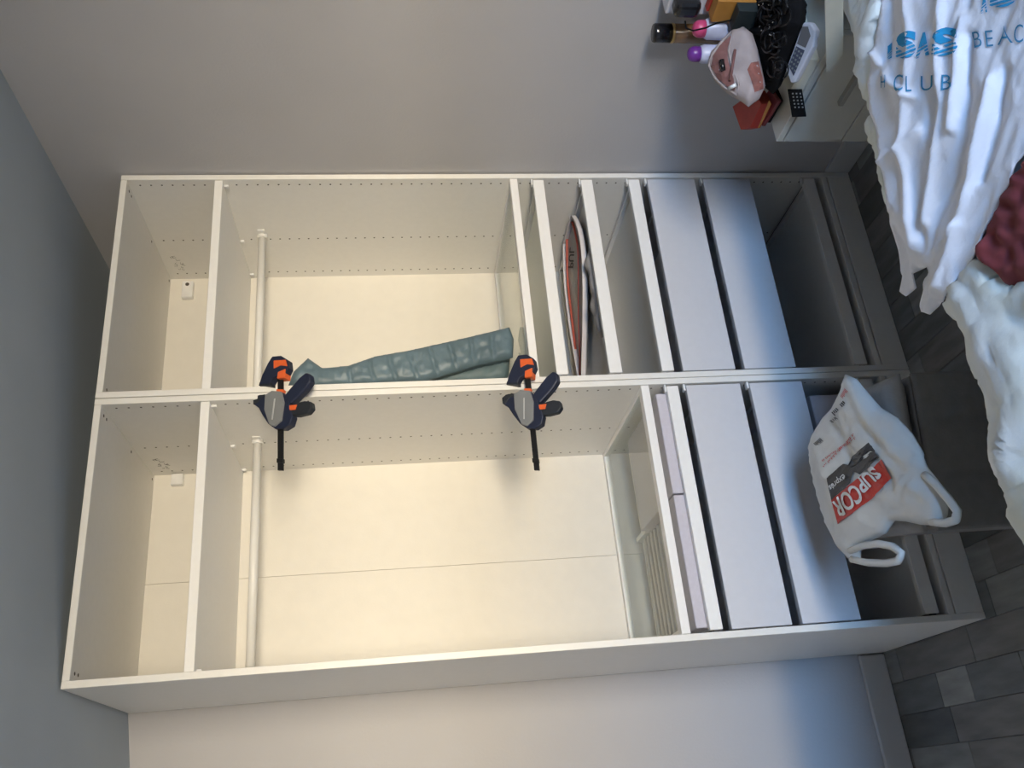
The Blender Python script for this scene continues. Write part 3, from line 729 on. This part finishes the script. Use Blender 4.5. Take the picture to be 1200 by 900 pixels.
# tangle of black cables
tg = empty('cable_tangle', (1.27, -.79, Z), 'tangled heap of glossy black cords in the middle of the nightstand', 'cords')
def tmap(u, v): return at(u, v, 1, -.80)
tpx = [(866,0),(866,-30),(950,-30),(950,20),(944,40),(934,58),(922,78),(912,98),(905,112),(898,108),(896,88),(892,62),(886,44),(872,30)]
def hmap(u, v): return at(u, v, 2, .615)
hpx = [(880,2),(888,-25),(930,-20),(941,5),(938,28),(930,48),(922,68),(914,92),(906,110),(899,104),(896,80),(890,55),(882,36),(878,20)]
pillow('cord_heap', hpx, 5, hmap, Vector((0,0,1)), .032, .026, 14, M['blackfab'], tg, lambda u, v, t: .014*t*noise.noise(Vector((u*.12, v*.12, 0))))
HT = hitter(BVHTree.FromPolygons([Vector((1.0,-1.1,.642)), Vector((1.5,-1.1,.642)), Vector((1.5,-.5,.642)), Vector((1.0,-.5,.642))], [(0,1,2,3)]), lambda u, v: at(u, v, 2, .64))
rr = random.Random(11)
for k in range(26):
    f_ = rr.random(); cu, cv_ = 906+rr.uniform(-9, 9), 2+f_*80; ra_ = rr.uniform(6, 15)*(1-.35*f_); rb_ = rr.uniform(8, 18)*(1-.3*f_); ph = rr.random()*6; L = []
    for i in range(26):
        a = i/25*5.6+ph; u = cu+ra_*math.cos(a); v = cv_+rb_*math.sin(a)
        if pdist((u, v), hpx) < 3 and not inside((u, v), hpx): pass
        z_ = .640+.010*math.sin(a*2+k)+k*.0006; p_ = at(u, v, 2, z_)
        p_.x = min(p_.x, 1.48); L.append(p_)
    bm = bmesh.new(); tube(bm, L, rr.uniform(.0016, .0028), 6); link('cord', bm, M['cord'], tg, True)
bm = bmesh.new()
for k in range(12):
    p_ = at(890+rr.uniform(-10, 20), 5+rr.uniform(-4, 40) if k > 4 else rr.uniform(0, 6), 2, .655); bmesh.ops.create_icosphere(bm, subdivisions=1, radius=.0022, matrix=Matrix.Translation(p_))
link('sparkle_beads', bm, M['silver'], tg)  # tiny bright spheres added as sparkle among the cords
# mesh toiletry pouch
PY = -.722; pn = Vector((-.15, -.85, .5)).normalized(); pc = at(862, 85, 1, PY)
pmap = lambda u, v: onplane(u, v, pc, pn)
pp = [(829,76),(833,62),(845,48),(858,36),(872,32),(882,40),(888,58),(893,80),(897,100),(890,115),(877,125),(868,118),(856,112),(846,104),(836,92)]
po = pillow('toiletry_pouch', pp, 4, pmap, pn, .022, .022, 14, M['pouch'], None, lambda u, v, t: .006*t*noise.noise(Vector((u*.08, v*.08, 0))))
tag(po, 'beige mesh toiletry pouch, open and stuffed, on the nightstand', 'pouch')
PH = hitter(bvh_of(po), pmap)
bm = bmesh.new(); tube(bm, [PH(u, v)[0]+pn*.003 for u, v in ((858,38),(846,50),(835,64),(831,78),(838,92),(850,104),(864,112),(866,100),(858,80),(854,60),(858,44))], .0028, 8, True); link('rim', bm, M['pouch'], po, True)
print_on('open_contents', polybm([(857,42),(845,52),(836,66),(834,78),(842,92),(854,102),(862,106),(860,92),(853,72),(853,56)]), lambda a, b: (a, b), PH, M['pouchin'], po, .002)
bm = bmesh.new(); tube(bm, [PH(846, 72)[0]+pn*.005, PH(848, 84)[0]+pn*.005], [.007, .006], 12); link('dark_lid', bm, M['blackgloss'], po, True)
bm = bmesh.new(); tube(bm, [PH(856, 96)[0]+pn*.006, PH(862, 60)[0]+pn*.006], .0035, 10); link('pink_brush', bm, M['pouchin'], po, True)
print_on('patterned_patch', polybm([(880,74),(888,72),(893,92),(894,104),(884,108),(880,92),(876,82)]), lambda a, b: (a, b), PH, M['pouchred'], po, .002)
bm = bmesh.new(); tube(bm, [PH(855, 106)[0]+pn*.010, PH(863, 102)[0]+pn*.010], .0045, 14); lt = link('lip_balm', bm, M['capw'], None, True)
tag(lt, 'small white tube lying on the rim of the beige pouch', 'tube')
# red wallet-like folders overhanging the far corner
def slab(name, px, z0, z1, m, label, cat, parent=None):
    bm = bmesh.new(); prism(bm, [at(u, v, 2, z0) for u, v in px], (0, 0, z1-z0)); o = link(name, bm, m, parent, bev=.0015)
    return tag(o, label, cat) if label else o
slab('notebook', [(903,144),(918,118),(912,104),(896,128)], .5505, .562, M['blackfab'], 'thin black notebook on the far front corner of the nightstand', 'notebook')
slab('notebook', [(897,148),(916,118),(906,104),(888,128)], .5625, .572, M['darkred'], 'thin dark red notebook on top of the black notebook', 'notebook')
wl_ = slab('wallet', [(880,152),(891,150),(905,122),(897,106),(870,125)], .5725, .602, M['red'], 'red wallet with an ochre stripe overhanging the far edge of the nightstand', 'wallet')
slab('ochre_stripe', [(888,150.5),(890,150),(904,122),(901.5,117.5)], .6022, .6030, M['ochre'], None, None, wl_)
# small carton with cordless phone on it
cb = tag(box('carton', 1.168, 1.40, -.83, -.715, Z, .583, M['cream'], None, .0015), 'cream flat carton at the front edge of the nightstand under the phone', 'carton')
pnz = .600; ph_px = [(942,26),(950,27),(956,36),(953,55),(931,97),(927,97.5),(921,82),(930,58),(937,38)]
PC = at(938, 62, 2, .605); PN = Vector((-.35, -.25, 1)).normalized()
phm = lambda u, v: onplane(u, v, PC, PN)
bm = bmesh.new(); prism(bm, [phm(u, v)-PN*.016 for u, v in ph_px], PN*.018); ph = link('cordless_phone', bm, M['phone'], None, bev=.004, seg=3)
tag(ph, 'pale lilac handset with grey keypad lying beside the black cords', 'phone')
def pplate(nm, px, th, m, off): 
    bm = bmesh.new(); prism(bm, [phm(u, v)+PN*off for u, v in px], PN*th); return link(nm, bm, m, ph, bev=.0006, seg=1)
pplate('screen', [(935,51),(941,31),(948,31),(951,42),(945,56)], .0012, M['screen'], .0022)
kb = pplate('keypad', [(925,77),(934,54),(944,59),(931,89)], .0010, M['keybed'], .0022)
bm = bmesh.new()
for i in range(5):
    for k in range(3):
        a = (927.2+i*1.9+k*2.9, 77.5-i*5.0+k*2.6)
        prism(bm, [phm(a[0]+du_, a[1]+dv)+PN*.0032 for du_, dv in ((-.8,-1.4),(.9,-.6),(.3,1.4),(-1.3,.7))], PN*.001)
tag(link('keys', bm, M['keys'], kb), kind='stuff')
# black remote hanging over the edge
RP = at(934, 122, 0, 1.150); RN = Vector((-1, -.12, .25)).normalized(); rm_ = lambda u, v: onplane(u, v, RP, RN)
bm = bmesh.new(); prism(bm, [rm_(u, v) for u, v in ((923,106),(940,106),(945,137),(928,137.5))], -RN*.006); rm = link('remote_control', bm, M['blackfab'], None, bev=.0012)
tag(rm, 'small flat black remote tipped over the front edge of the nightstand', 'remote')
bm = bmesh.new()
for i in range(5):
    for k in range(3):
        a = (929+k*4.4+i*.7, 109.5+i*4.0); prism(bm, [rm_(a[0]+du_, a[1]+dv)+RN*.0002 for du_, dv in ((-.9,-.7),(.9,-.7),(.9,.7),(-.9,.7))], RN*.0008)
tag(link('buttons', bm, M['clampgrey'], rm), kind='stuff')
# folded paper hanging over the front
FP = at(975, 40, 0, 1.135); fm = lambda u, v: at(u, v, 0, 1.138)
bm = bmesh.new()
prism(bm, [fm(u, v) for u, v in ((966,-4),(988,-4),(988,62),(984,68),(976,77),(968,84))], (-.003, 0, 0))
tag(link('folded_card', bm, M['cream'], None, bev=.0008, seg=1), 'cream folded card sticking out over the front of the nightstand', 'card')
